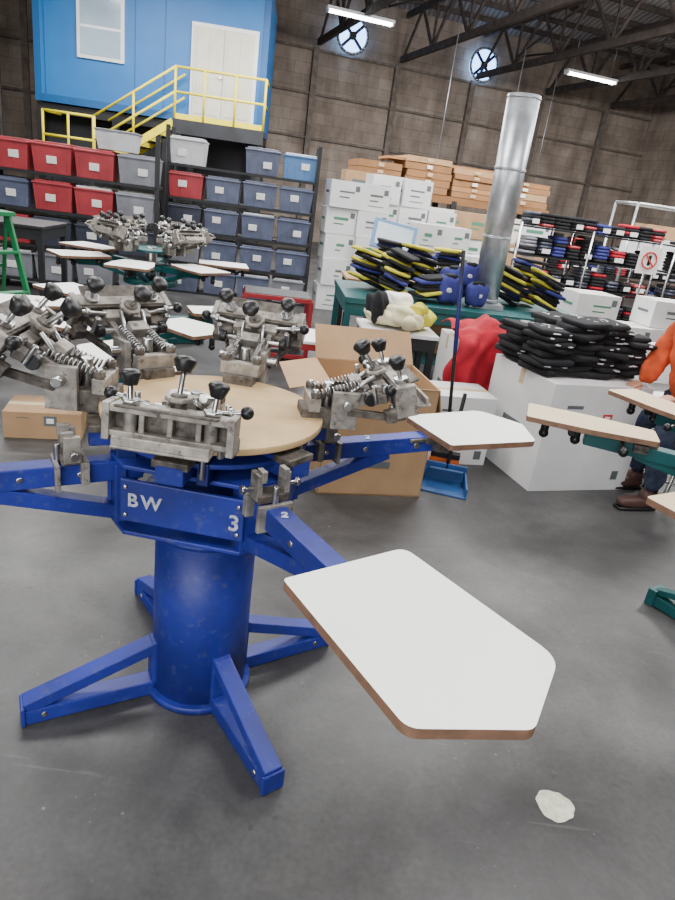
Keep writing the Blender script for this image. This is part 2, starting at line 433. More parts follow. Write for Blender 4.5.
# ---------------------------------------------------------------- shelving with totes
def shelf(M,L,rows,top,cols,colors,name_i):
    b=B(M)
    D=.45
    npost=max(2,int(round(L/1.9))+1)
    for k in range(npost):
        x=L*k/(npost-1)
        for y in (0,D): b.box2((x-.025,y-.02,0),(x+.025,y+.02,top),BLKM)
        b.beam((x,0,.3),(x,D,.9),.02,.02,BLKM); b.beam((x,D,.9),(x,0,1.5),.02,.02,BLKM)
    for z in rows: b.box2((0,-.02,z-.03),(L,D+.02,z),BLKM)
    b.obj('storage_shelf')
    t=B(M)
    p=L/cols
    for ri,z in enumerate(rows):
        for c in range(cols):
            key=colors[ri][c%len(colors[ri])]
            if key=='.': continue
            m={'r':TRED,'b':TBLU,'g':TGRY,'B':TBRT,'w':TWHT,'d':TDRK}[key]
            x=(c+.5)*p+random.uniform(-.012,.012); h=.285+random.uniform(-.01,.01); yy=.2+random.uniform(-.02,.02)
            t.frust((x,yy,z),(p*.84,.36),(p*.93,.42),h,m)
            t.box((x,yy,z+h),(p*.955,.45,.02),m); t.box((x,yy,z+h+.02),(p*.84,.38,.025),TWHT if random.random()<.3 else m)
            t.box((x-.16,yy-.19,z+h-.05),(.02,.03,.06),m)
            t.box((x+random.uniform(-.07,.07),yy-.2,z+random.uniform(.12,.18)),(.11,.012,.08),LABEL,Rx(5))
            for q in (-.16,-.06,.06,.16): t.box((x+q,yy-.185,z+.12),(.01,.02,.2),m,Rx(5))
    t.obj('storage_totes',bevel=.006)
shelf(T(-2.66,8.82,0)@Rz(8),1.92,(.02,.41,.82,1.22,1.62),2.05,4,['bbbg','gbbb','dbbb','rbbb','w.bB'],0)
shelf(T(-6.2,7.35,0)@Rz(8),3.75,(.12,.52,.92,1.32),1.86,8,['gwgwgggg','bbbrrddd','bgbbbrrg','rgrrrrrg'],1)
b=B(T(-2.95,7.8,1.65)@Rz(8)); b.frust((0,.2,.0),(.38,.34),(.44,.4),.2,TWHT); b.box((0,.2,.2),(.46,.42,.02),TGRY); b.obj('plastic_bin',bevel=.005)
# ---------------------------------------------------------------- duct
def duct():
    b=B()
    x,y=1.14,6.0
    b.cyl((x,y,.79),(x-.03,y,2.47),.115,GALV,r1=.135,seg=32)
    for z in (.82,1.35,1.36,1.9,1.91,2.44):
        r=.118+.02*(z-.79)/1.68; xx=x-.03*(z-.79)/1.68; b.cyl((xx,y,z),(xx,y,z+.012),r+.003,GALV,seg=32)
    b.cyl((x-.03,y,2.46),(x-.03,y,2.475),.115,BLKM,seg=32)
    b.box((x,y,.775),(.3,.3,.045),GALV)
    b.obj('ventilation_duct')
duct()
# ---------------------------------------------------------------- screen printing press
def knob(b,p0,p1,r=.024,m=None):
    b.cyl(p0,p1,.006,STEEL,seg=8)
    p0=Vector(p0);p1=Vector(p1);d=(p1-p0).normalized()
    b.cyl(p1,p1+d*.024,r*.6,m or BLK,r1=r,seg=10); b.sph(p1+d*.024,r,m or BLK,(1,1,.5),R=d.to_track_quat('Z','Y').to_matrix().to_4x4(),u=10,v=6)
def print_head(parent,M,tilt=25,name='print_head',full=True):
    b=B(M)
    b.box((-.10,0,-.03),(.10,.085,.05),ALUD); b.box((-.04,.05,0),(.07,.016,.1),ALU); b.box((-.04,-.05,0),(.07,.016,.1),ALU)
    b.cyl((-.04,-.085,.02),(-.04,.085,.02),.012,STEEL); b.cyl((-.04,-.02,.02),(-.04,.02,.02),.032,ALUD,seg=16)
    b.cyl((-.08,0,-.01),(-.08,0,.06),.014,STEEL,seg=12); b.box((-.12,0,.01),(.03,.11,.035),ALU)
    for sy in (-1,1):
        b.cyl((-.12,sy*.045,-.0),(-.12,sy*.045,.05),.008,STEEL,seg=8); b.cyl((-.12,sy*.045,.03),(-.12,sy*.045,.045),.014,ALUD,seg=6)
        for k in range(12):
            b.cyl((-.11+k*.009,sy*.034,.035+k*.003),(-.1065+k*.009,sy*.034,.0365+k*.003),.012,STEEL,seg=10)
    b.M=M@T(-.04,0,.02)@Ry(-tilt)
    for sy in (-1,1): b.beam((0,sy*.035,0),(.13,sy*.05,.0),.016,.035,ALU)
    b.box((.05,0,.006),(.05,.06,.03),ALUD); b.box((.04,0,.03),(.03,.05,.04),ALU)
    b.box((.10,0,.012),(.03,.13,.04),ALU); b.cyl((.1,0,.0),(.1,0,.065),.018,ALUD,seg=12); b.cyl((.1,0,.05),(.1,0,.06),.03,ALU,seg=6)
    b.box((.145,0,.032),(.038,.26,.016),ALU); b.box((.145,0,-.022),(.034,.26,.012),ALU)
    b.box((.126,0,.005),(.012,.25,.06),ALUD)
    b.box((.178,0,-.031),(.07,.2,.006),ALU,Ry(6)); b.box((.168,0,.04),(.04,.21,.006),ALUD,Ry(-12))
    b.box((.205,0,-.022),(.008,.2,.02),ALU)
    for q in (-.06,0,.06): b.box((.142,q,.005),(.02,.012,.045),ALU)
    for sy in (-1,1):
        b.box((.14,sy*.13,.003),(.055,.016,.08),ALU); b.box((.11,sy*.12,-.03),(.05,.03,.03),ALUD)
        b.cyl((.145,sy*.085,-.02),(.145,sy*.085,.05),.014,ALU,seg=12); b.cyl((.145,sy*.085,.042),(.145,sy*.085,.052),.02,STEEL,seg=6)
        knob(b,(.145,sy*.085,.02),(.14,sy*.09,.078),.023)
        b.cyl((.10,sy*.06,.03),(.10,sy*.14,.045),.006,STEEL,seg=8); b.cyl((.10,sy*.11,.038),(.10,sy*.12,.04),.013,STEEL,seg=6)
        b.sph((.10,sy*.147,.046),.015,BLK,u=10,v=6)
        b.box((.085,sy*.085,.01),(.04,.035,.022),ALUD,Rz(sy*20)); b.cyl((.07,sy*.1,.0),(.07,sy*.1,.05),.007,STEEL,seg=8)
        b.cyl((.02,sy*.03,.02),(.09,sy*.03,.05),.006,STEEL,seg=8)
        b.beam((.0,sy*.06,-.02),(.11,sy*.10,-.045),.012,.02,ALUD); b.cyl((.11,sy*.1,-.06),(.11,sy*.1,-.01),.008,STEEL,seg=8)
    knob(b,(.1,0,.05),(.08,0,.108),.025)
    b.cyl((.06,-.08,.012),(.06,.08,.012),.008,STEEL,seg=8)
    for sy in (-1,1): b.cyl((.06,sy*.08,.012),(.06,sy*.098,.012),.018,BLK,seg=10)
    return b.obj(name,parent,bevel=.0025 if full else 0)
def platen(parent,M,shape,z,top=WLAM,rr=.02,th=.02,name='platen'):
    b=B(M); p=fillet(shape,rr)
    b.prism(p,z-th,z,WOODE,top)
    xs=[q[0] for q in shape]; x0=min(xs)
    b.box((x0+.14,0,z-th-.012),(.3,.05,.022),ALUD); b.box((x0+.05,0,z-th-.03),(.05,.10,.03),ALUD)
    return b.obj(name,parent)
def pent(o=0,k=1,l=1): return [(.685+o,-.152*k),(.685+o+.39*l,-.172*k),(.685+o+.478*l,0.0),(.685+o+.39*l,.172*k),(.685+o,.152*k)]
PR=[.012,.035,.03,.06,.03]
def gate(b,r):
    b.box((r,0,.845),(.05,.085,.02),ALUD)
    for s in (-1,1):
        b.box((r,s*.038,.875),(.04,.014,.07),ALU); b.box((r+.01,s*.03,.905),(.03,.014,.03),ALU)
        b.cyl((r,s*.045,.87),(r,s*.075,.87),.006,STEEL,seg=8); b.cyl((r,s*.07,.87),(r,s*.08,.87),.012,STEEL,seg=8)
    b.cyl((r+.03,0,.83),(r+.03,0,.88),.008,STEEL); b.box((r-.03,0,.81),(.02,.1,.06),ALU); b.box((r+.035,0,.80),(.012,.095,.07),ALU)
def main_press():
    P=T(-.355,1.68,0); e=empty('screen_printing_press')
    b=B(P)
    b.cyl((0,0,.0),(0,0,.025),.168,BLUE,seg=48)
    b.cyl((0,0,.02),(0,0,.60),.15,BLUE,seg=48)
    b.cyl((0,0,.585),(0,0,.60),.165,BLUE,seg=48)
    b.cyl((.0,0,.6),(0,0,.9),.06,STEEL,seg=24)
    o=b.obj('pedestal_column',e)
    b=B(P)
    for a,L in ((211,.53),(-52,.50),(34,.49),(128,.53)):
        b.M=P@Rz(a)
        b.beam((.13,0,.028),(L,0,.028),.058,.05,BLUE)
        b.beam((.135,0,.185),(L-.01,0,.058),.056,.038,BLUE)
        b.box((L-.004,0,.035),(.012,.07,.066),BLUE)
        b.box((.15,0,.11),(.02,.058,.18),BLUE)
        b.cyl((L-.06,-.032,.03),(L-.06,.032,.03),.01,STEEL,seg=8)
    b.obj('base_legs',e,.004)
    b=B(P@Rz(-50)); c=.275
    octo=[(c,-.05),(c,.05),(.05,c),(-.05,c),(-c,.05),(-c,-.05),(-.05,-c),(.05,-c)]
    b.prism(octo,.64,.652,BLUE); b.prism(octo,.83,.842,BLUE)
    for k in range(4):
        b.M=P@Rz(-50+45+90*k)
        b.box((.228,0,.745),(.012,.33,.12),BLUE)
        for q in (-.15,.15):
            b.cyl((.233,q,.785),(.24,q,.785),.007,STEEL,seg=6); b.cyl((.233,q,.705),(.24,q,.705),.007,STEEL,seg=6)
    b.M=P
    b.cyl((0,0,.6),(0,0,.66),.12,BLUE,seg=32); b.cyl((0,0,.655),(0,0,.83),.11,BLUE2,seg=32)
    b.cyl((0,0,.84),(0,0,.885),.13,BLUE,seg=32)
    b.cyl((0,0,.885),(0,0,.899),.27,BLUE,seg=48)
    for k in range(6):
        b.M=P@Rz(25+60*k); b.box((.26,0,.885),(.14,.07,.05),BLUE); b.box((.3,0,.91),(.06,.09,.02),ALUD)
        b.cyl((.2,0,.84),(.27,0,.88),.012,STEEL,seg=8); b.box((.24,.06,.87),(.05,.03,.06),BLUE2); b.cyl((.27,.06,.86),(.27,.06,.93),.008,STEEL,seg=8)
    b.obj('hub',e,.003)
    b=B()
    for a in (-53,31,124,213):
        b.M=P@Rz(a)
        b.beam((.2,0,.80),(.78,0,.80),.055,.055,BLUE)
        b.beam((.25,0,.67),(.6,0,.775),.05,.04,BLUE)
        b.box((.26,0,.735),(.03,.07,.17),BLUE)
        b.box((.74,0,.818),(.14,.075,.012),ALUD)
        b.cyl((.70,-.035,.8),(.70,.035,.8),.012,STEEL,seg=10)
        for q in (.36,.5): b.cyl((q,-.031,.8),(q,.031,.8),.009,STEEL,seg=6)
    b.obj('arms',e,.003)
    b=B()
    for a,r in ((-53,.34),(31,.36),(124,.35),(213,.38)):
        b.M=P@Rz(a); gate(b,r)
    b.obj('registration_gates',e,.002)
    platen(e,P@Rz(-53),pent(-.008,1.01,1.03),.851,rr=PR)
    platen(e,P@Rz(30),pent(.06,.92,.9),.848,rr=PR)
    platen(e,P@Rz(124),pent(),.85,rr=PR)
    platen(e,P@Rz(213),pent(),.85,rr=PR)
    b=B(P); b.cyl((0,0,.937),(0,0,.955),.303,MDF,seg=64); b.cyl((0,0,.895),(0,0,.94),.05,STEEL)
    b.obj('fibreboard_disc',e,.002)
    for a,r,z,t,s in ((268,.27,.99,5,1.06),(14,.40,.985,16,1.08),(86,.40,.99,36,1.12),(138,.46,.99,34,1.18),(186,.44,.985,34,1.2)):
        print_head(e,P@Rz(a)@T(r,0,z)@S(s,s,s),t)
    F=P@Rz(-50+45+270)
    for s,y,z,sz in (('B',-.13,.748,.052),('W',-.08,.748,.052),('3',.14,.735,.062)):
        text('stencil_letter',s,sz,F@T(.2355,y,z)@Rz(90)@Rx(90),STENCIL,e)
    text('stencil_digit','2',.035,P@Rz(-53)@T(.42,.0,.829)@Rz(60),STENCIL,e)
    text('stencil_digit','2',.035,P@Rz(31)@T(.52,.0,.829)@Rz(-31),STENCIL,e)
main_press()
def teal_press(name,C,z,arms,heads,wood=CREAM,R0=.45,seed=1,base=True,half=.11,L=.46,off={}):
    P=T(C[0],C[1],0); e=empty(name)
    b=B(P); b.cyl((0,0,0),(0,0,.03),.16,TEAL,seg=32); b.cyl((0,0,.02),(0,0,z-.2),.11,TEAL,seg=32); b.obj('pedestal_column',e)
    b=B()
    for a in (35,125,215,305):
        b.M=P@Rz(a)
        b.beam((.1,0,.03),(.5,0,.03),.07,.05,TEAL); b.beam((.1,0,.2),(.5,0,.065),.05,.03,TEAL); b.box((.5,0,.04),(.04,.09,.08),TEAL)
    b.obj('base_legs',e,.004)
    b=B(P)
    b.cyl((0,0,z-.24),(0,0,z-.2),.24,TEAL,seg=32); b.cyl((0,0,z-.1),(0,0,z-.07),.2,TEAL,seg=32); b.cyl((0,0,z-.2),(0,0,z+.08),.05,STEEL)
    b.cyl((0,0,z+.05),(0,0,z+.07),.22,TEAL,seg=32)
    b.obj('hub',e,.003)
    b=B(); Rb=R0
    for a in arms:
        R0=Rb+off.get(a,0)
        b.M=P@Rz(a); b.beam((.1,0,z-.09),(R0+.25,0,z-.06),.06,.05,TEAL); b.beam((.15,0,z-.2),(R0+.05,0,z-.09),.04,.03,TEAL)
        b.cyl((R0+.08,0,z-.07),(R0+.08,0,z-.03),.02,BLK); 
        b.cyl((R0+.3,-.03,z-.05),(R0+.3,.03,z-.05),.015,BLK); b.box((R0+.2,0,z-.035),(.3,.04,.02),BLKM)
        for q in (.28,.4):
            b.cyl((R0+q,.0,z-.07),(R0+q,0,z-.03),.016,BLK); b.sph((R0+q,0,z-.08),.02,BLK,u=10,v=6)
        b.cyl((R0+.12,0,z-.03),(R0+.12,.12,z-.05),.008,STEEL); b.sph((R0+.12,.13,z-.05),.018,BLK)
    b.obj('arms',e,.003)
    for a in arms:
        R0=Rb+off.get(a,0)
        sh=[(R0,-half*.75),(R0+L*.5,-half),(R0+L,-half),(R0+L,half),(R0+L*.5,half),(R0,half*.75)]
        platen(e,P@Rz(a),sh,z,wood,rr=.015)
    for a in heads:
        print_head(e,P@Rz(a)@T(.36,0,z+.11)@S(1.15,1.15,1.15),30,full=False)
teal_press('screen_printing_press',(1.82,2.14),.86,(121,165,211,256,31,76),(),R0=.66,L=.48,half=.10,off={121:-.13,211:-.12})
teal_press('screen_printing_press',(-1.9,5.9),.80,(165,225,275,325,15,95),(30,80,135,185,240,330),wood=WLAM,R0=.42,L=.44,half=.17)
# ---------------------------------------------------------------- box helpers
def carton(name,M,d,m=WCARD,ink=INK,openflaps=False,logo=True):
    b=B(M); w,l,h=d
    if openflaps:
        t=.006
        b.box((0,0,.006),(w,l,.012),m)
        for sx in (-1,1): b.box((sx*(w/2-t/2),0,h/2),(t,l,h),m)
        for sy in (-1,1): b.box((0,sy*(l/2-t/2),h/2),(w,t,h),m)
        b.box((0,0,h*.6),(w-.02,l-.02,.01),CARDD)
        f=l*.45
        b.M=M@T(-w/2,0,h)@Ry(-12); b.box((-w*.18,0,0),(w*.36,l,t),m)
        b.M=M@T(w/2,0,h)@Ry(78); b.box((w*.2,0,0),(w*.4,l,t),m)
        b.M=M@T(0,-l/2,h)@Rx(112); b.box((0,-.0-f*.5,0),(w,f,t),m)
        b.M=M@T(0,l/2,h)@Rx(48); b.box((0,f*.5,0),(w,f,t),m)
        b.M=M
        b.box((0,-l/2-.001,h*.3),(w*.3,.002,.04),INK)
    else:
        b.box((0,0,h/2),(w,l,h),m)
        b.box((0,0,h+.001),(w*.998,.05,.002),TAPE)
        b.box((-w/2-.001,0,h-.05),(.002,.05,.1),TAPE); b.box((w/2+.001,0,h-.05),(.002,.05,.1),TAPE)
        if logo:
            b.box((w*.1,-l/2-.001,h*.70),(.07,.002,.06),ink); b.box((w*.1,-l/2-.002,h*.70),(.04,.002,.03),LABEL)
            b.box((-w*.25,-l/2-.001,h*.8),(w*.16,.002,h*.03),INK); b.box((w*.36,-l/2-.001,h*.15),(.05,.002,.06),INK)
            b.box((-w/2-.001,0,h*.5),(.002,l*.3,h*.05),INK)
    return b.obj(name,bevel=.003)
carton('cardboard_box',T(.15,3.5,0)@Rz(14),(.6,.5,.64),CARD,openflaps=True)
carton('shipping_carton',T(1.42,4.08,0)@Rz(20),(.72,.68,.69),WCARD,INKR)
carton('shipping_carton',T(.72,4.08,0)@Rz(14),(.44,.34,.46),WCARD,INK)
def stack(name,M,cols,w=.5,l=.4,h=.33,jit=.02,ms=(WCARD,),inks=(INK,INKG)):
    b=B(M)
    for i,n in enumerate(cols):
        for k in range(n):
            x=i*(w+.02)+random.uniform(-jit,jit); y=random.uniform(-jit,jit)*2; z=k*h; m=random.choice(ms); ink=random.choice(inks)
            R=Rz(random.uniform(-4,4))
            MM=b.M; b.M=MM@T(x,y,z)@R
            hh=h-.006
            b.box((0,0,hh/2),(w,l,hh),m); b.box((0,0,hh+.001),(w,.05,.002),TAPE)
            ww=random.uniform(.25,.6); ox=random.uniform(-.1,.1)*w
            b.box((ox,-l/2-.001,hh*.6),(w*ww,.003,hh*random.uniform(.06,.14)),ink); b.box((ox-.03,-l/2-.001,hh*.4),(w*ww*.7,.003,hh*.05),ink)
            if random.random()<.5: b.box((ox,-l/2-.001,hh*.2),(w*.5,.003,hh*.03),INK)
            b.box((-w/2-.001,0,hh*.55),(.003,l*.5,hh*.1),ink); b.box((w*.36,-l/2-.001,hh*.75),(.06,.003,.07),LABEL if m!=WCARD else INK)
            b.M=MM
    b.obj(name,bevel=.003)
stack('carton_stack',T(-.42,9.3,0)@Rz(12),(5,5),w=.42,l=.4,h=.34)
stack('carton_stack',T(.12,10.0,0)@Rz(14),(5,5,4),w=.42,l=.4,h=.37,jit=.03,ms=(WCARD,WCARD,CARD))
stack('carton_stack',T(.75,9.0,0)@Rz(10),(4,4,3),w=.38,l=.4,h=.33,jit=.03,ms=(WCARD,WCARD,WCARD))
stack('carton_stack',T(1.6,10.9,0)@Rz(12),(4,3,4),w=.5,l=.4,h=.38,ms=(WCARD,WCARD,CARD))
stack('carton_stack',T(-.3,11.3,0)@Rz(14),(5,5,4,4,3,4),w=.5,l=.4,h=.38,ms=(WCARD,CARD,WCARD))
stack('carton_stack',T(2.5,7.3,0)@Rz(14),(3,2,3),w=.5,l=.4,h=.3,jit=.03,ms=(WCARD,))
stack('carton_stack',T(2.45,6.1,0)@Rz(10),(2,2,2,2),w=.5,l=.45,h=.3,jit=.03,ms=(WCARD,WCARD,CARD))
stack('carton_stack',T(2.2,5.1,0)@Rz(12),(1,1,2,1),w=.5,l=.45,h=.32,jit=.03,ms=(WCARD,WCARD))
stack('carton_stack',T(4.3,7.9,0)@Rz(15),(3,3,2),w=.5,l=.4,h=.3,jit=.03,ms=(WCARD,CARD))
def timber():
    M=T(1.35,13.1,0)@Rz(14)
    b=B(M)
    for x in (-1.85,0,1.85):
        for y in (-.5,.5): b.box2((x-.05,y-.04,0),(x+.05,y+.04,1.66),BLKM)
    for z in (1.0,1.66):
        for y in (-.5,.5): b.box2((-1.9,y-.03,z-.06),(1.9,y+.03,z+.05),LUM2)
        b.box2((-1.9,-.5,z+.05),(1.9,.5,z+.07),LUM2)
    b.obj('pallet_rack')
    b=B(M); random.seed(4)
    for (xa,xb,n) in ((-1.88,-1.02,4),(-1.0,-.12,5),(-.1,.78,5),(.8,1.86,4)):
        z=1.735
        for i in range(n):
            h=random.choice((.085,.1,.12)); x0=xa+random.uniform(0,.05); x1=xb-random.uniform(0,.06); m=random.choice((CARD,CARDK,CARDK,LUM))
            b.box2((x0,-.52+random.uniform(0,.06),z),(x1,.5,z+h-.008),m)
            b.box(((x0+x1)/2,-.525,z+h/2),(.1,.012,h*.5),LABEL if random.random()<.25 else TAPE); z+=h
    b.box2((-1.3,-.4,1.735+.48),(.9,.4,1.735+.52),LUM)
    b.obj('flat_carton_pile')
timber()
random.seed(9)
# ---------------------------------------------------------------- central packing table with goods
def table(name,M,w,l,h,top,leg,th=.04,shelfz=None,apron=True):
    b=B(M)
    b.box((0,0,h-th/2),(w,l,th),top)
    for sx in (-1,1):
        for sy in (-1,1): b.box((sx*(w/2-.04),sy*(l/2-.04),(h-th)/2),(.05,.05,h-th),leg)
    if apron:
        for sy in (-1,1): b.box((0,sy*(l/2-.03),h-th-.05),(w-.05,.025,.1),leg)
        for sx in (-1,1): b.box((sx*(w/2-.03),0,h-th-.05),(.025,l-.05,.1),leg)
    if shelfz: b.box((0,0,shelfz),(w-.06,l-.06,.025),top)
    b.obj(name,bevel=.004)
table('packing_table',T(.95,6.15,0)@Rz(8),2.3,1.1,.75,TEAL,TEAL,.05,.25)
stack('carton_stack',T(.3,6.1,.265)@Rz(8),(1,1,1,1),w=.38,l=.4,h=.3,jit=.02,ms=(CARD,WCARD))
def shirts(name,M,n,cols,d=(.34,.26,.035),fan=0,tilt=0,patch=True,spread=.03):
    b=B(M); z=0
    for k in range(n):
        m=cols[k%len(cols)]
        R=Rz(random.uniform(-9,9)+k*fan)@Ry(tilt+random.uniform(-7,7))
        x=random.uniform(-spread,spread); y=random.uniform(-spread,spread)
        b.pillow((x,y,z+d[2]/2),(d[0]*random.uniform(.8,1.1),d[1],d[2]*1.15),m,R,p=.4,wob=.05)
        z+=d[2]
    b.obj(name)
TM=T(.95,6.15,.75)@Rz(8)
cc=[FABK,FABYY,FABK,FABK,FABP,FABK,FABYY,FABK]
for i,(x,y,n,tl) in enumerate(((-.9,.1,10,16),(-.66,-.1,11,14),(-.42,.14,13,10),(-.38,-.27,6,-8),(-.66,.38,13,6),(.48,.1,10,18),(.76,-.1,10,22),(.70,.32,13,8),(-.12,.3,13,0))):
    random.seed(i+20); c=cc[i%3:]+cc[:i%3]
    shirts('folded_shirt_stack',TM@T(x,y,.0)@Rz(random.uniform(-30,20))@T(0,0,.045),n,c,d=(.26,.24,.03),tilt=tl,patch=False,spread=.045)
random.seed(3)
b=B(TM)
for (x,y,z,s) in ((-.22,-.3,.135,.22),(-.12,-.1,.17,.26),(.04,-.3,.115,.19),(-.02,-.16,.26,.18)):
    b.pillow((x,y,z),(s,s*.8,s*1.1),FABP,Rz(20),p=.6,wob=.1); b.pillow((x,y-.02,z+s*.5),(s*.6,s*.4,.05),FABK,Rz(20),p=.6,wob=.05); b.pillow((x,y-s*.38,z),(s*.4,.02,s*.2),FABW,Rz(20),p=.6)
b.obj('indigo_tote_bag')
b=B(T(.27,7.0,.75)@Rz(10))
b.M=b.M@T(0,0,.44)@Rx(-22)@Ry(8)
b.box((0,0,0),(.46,.03,.3),SCRF); b.box((0,-.016,0),(.39,.006,.23),SCREEN)
b.M=T(.27,7.0,.75)@Rz(10); b.cyl((0,.06,0),(0,.03,.38),.025,BLK); b.box((0,.05,.012),(.26,.2,.024),BLK)
b.obj('computer_monitor',bevel=.004)
table('side_table',T(.4,7.15,0)@Rz(8),1.2,.6,.745,CARD,BLKM,.03,None,False)
def heap(name,M,parts,wob=.07):
    b=B(M)
    for (x,y,z,dx,dy,dz,m,rz) in parts: b.pillow((x,y,z),(dx,dy,dz),m,Rz(rz),p=.75,wob=wob,u=36,v=20)
    b.obj(name)
table('work_table',T(.33,5.1,0)@Rz(8),.6,.45,.62,WCARD,BLKM,.03)
heap('cream_shirt_heap',T(.37,5.1,.64),((-.12,0,.06,.34,.32,.12,FABY,10),(0,-.05,.10,.34,.30,.16,FABY,50),(.13,.03,.07,.24,.25,.13,FABYY,20),(.05,-.16,.07,.24,.16,.12,FABY,80),(-.22,-.04,.13,.16,.22,.22,FABK,10),(-.08,.05,.19,.24,.2,.10,WLAM,10),(.1,-.1,.15,.16,.12,.1,FABYY,70)),.18)
def black_pile():
    M=T(1.40,4.14,.694)@Rz(20)
    b=B(M); random.seed(11)
    for ix in range(4):
        for iy in range(2):
            n=(8,10,10,8)[ix]-iy
            for k in range(n):
                x=-.28+ix*.185+random.uniform(-.03,.03); y=-.15+iy*.27+random.uniform(-.03,.03); z=.024+k*.033
                b.pillow((x,y,z),(.22,.26,.038),FABK,Rz(random.uniform(-18,18))@Ry(random.uniform(-5,5)),p=.38,wob=.07)
                if random.random()<.45:
                    for q in range(2): b.pillow((x+random.uniform(-.07,.07),y-.125,z+.004+random.uniform(-.006,.006)),(random.uniform(.02,.05),.03,.008),FABW,Rz(random.uniform(-10,10)),p=.8,wob=.3,u=10,v=6)
                if k==n-1:
                    for q in range(5): b.pillow((x+random.uniform(-.07,.07),y+random.uniform(-.09,.09),z+.017),(.05,.014,.008),FABW,Rz(random.uniform(-60,60)),p=.8,wob=.3,u=10,v=6)
    b.obj('black_printed_shirt_pile')
black_pile()
carton('shipping_carton',T(.93,4.70,0)@Rz(8),(.5,.42,.70),WCARD,INK)
def red():
    M=T(.93,4.66,.045)@Rz(6); b=B(M)
    def fn(u,v):
        w=.56*(1-.12*max(0,v-.5)); x=(u-.5)*w
        t=v*1.0
        hump=.11*math.exp(-((u-.42)/.26)**2)
        fold=.022*math.sin(u*13+2*math.sin(v*6))+.012*math.sin(u*27+v*9)
        if t<.42: y=.17-t; z=.70+hump*(1-.5*abs(t-.25)/.25)+fold*.8+.02*math.sin(v*21)
        else:
            q=t-.42; k=min(1,q/.07); y=-.25-.045*k-fold*1.3*k-.02*math.sin(q*14); z=.70+hump*(.66-q)-q*.8*(.3+.7*k)+fold*.3
        x+=.018*math.sin(v*15+u*3)+.03*math.sin(v*5)
        if v>.75: z-=(v-.75)*.5*math.sin(u*5.5+.4)
        return (x,y,z)
    b.sheet(72,64,fn,FABR)
    def fs(u,v):
        a=2*math.pi*u; t=v
        cx=.2+.05*math.sin(t*3); cyy=.08-.38*min(t,.8); cz=.70+.05-.35*max(0,t-.55)
        r=.06*(1-.3*t)*(1+.15*math.sin(t*24+a)); return (cx+r*math.cos(a),cyy,cz+r*.8*math.sin(a)+.01*math.sin(t*30))
    b.sheet(24,40,fs,FABR)
    b.obj('red_sweatshirt',solid=.01)
red()
def broom():
    b=B(T(.66,3.52,0)@Rz(-8))
    b.prism(fillet([(-.16,-.11),(.14,-.13),(.12,.1),(-.13,.1)],.02),.0,.012,DPAN)
    for (p,q) in (((-.15,-.1,.03),(-.125,.1,.05)),((.13,-.12,.03),(.115,.1,.05))): b.beam(p,q,.012,.07,DPAN)
    b.box((0,.1,.06),(.25,.015,.11),DPAN); b.box((0,.06,.09),(.2,.09,.012),DPAN,Rx(-20))
    b.cyl((0,.1,.08),(.02,.16,.55),.012,BLK)
    b.obj('dustpan',bevel=.003)
    b=B(T(.66,3.66,0)@Rz(-8))
    b.cyl((0,.07,.16),(-.13,.24,1.33),.011,BLK,seg=12)
    b.cyl((-.065,.155,.75),(-.118,.226,1.22),.0125,BLUE2,seg=12)
    b.frust((0,.06,.0),(.24,.05),(.17,.04),.12,ORG); b.box((0,.06,.135),(.18,.05,.035),BLK)
    b.obj('broom',bevel=.002)
broom()
# ---------------------------------------------------------------- left side items
table('work_table',T(-3.7,6.35,0)@Rz(6),1.4,.7,.9,BLKM,BLKM,.03)
def ladder():
    b=B(T(-2.72,4.75,0)@Rz(60))
    H=1.08
    for s in (-1,1):
        b.beam((s*.22,-.28,0),(s*.15,0,H),.022,.045,GREEN); b.beam((s*.22,.3,0),(s*.15,.02,H),.02,.035,GREEN)
    for k in range(3):
        t=(k+.9)/3.8; z=H*t; b.box((0,-.28+.28*t,z),(.42-.12*t,.07,.022),GREEN)
    b.box((0,.01,H+.01),(.34,.16,.03),GREEN)
    for k in (.35,.7): b.box((0,.3-.28*k/H,k),(.36,.02,.025),GREEN)
    b.obj('step_ladder',bevel=.003)
ladder()
def cart():
    b=B(T(-.42,4.15,0)@Rz(12))
    for sx in (-1,1):
        for sy in (-1,1):
            b.box((sx*.26,sy*.18,.36),(.035,.035,.62),REDM); b.cyl((sx*.26-.015,sy*.18,.035),(sx*.26+.015,sy*.18,.035),.035,BLK)
    for z in (.15,.62):
        for sy in (-1,1): b.box((0,sy*.18,z),(.52,.03,.04),REDM)
        for sx in (-1,1): b.box((sx*.26,0,z),(.03,.36,.04),REDM)
    b.box((0,0,.65),(.56,.4,.02),WLAM); b.box((0,0,.18),(.5,.34,.015),BLKM)
    b.obj('rolling_cart',bevel=.004)
cart()
carton('cardboard_box',T(-1.75,3.55,0)@Rz(15),(.42,.3,.16),CARD)
teal_press('screen_printing_press',(-1.45,4.1),.70,(150,205,262,325,25),(),wood=WLAM,R0=.38,L=.42,half=.16)
def rack():
    b=B(T(-.75,6.0,0)@Rz(10))
    for sx in (-1,1):
        for sy in (-1,1): b.box((sx*.3,sy*.2,.3),(.04,.04,.6),REDM)
    for z in (.08,.35,.6):
        for sy in (-1,1): b.box((0,sy*.2,z),(.62,.03,.04),REDM)
        b.box((0,0,z+.02),(.6,.4,.012),BLKM)
    b.obj('metal_stand',bevel=.003)
rack()
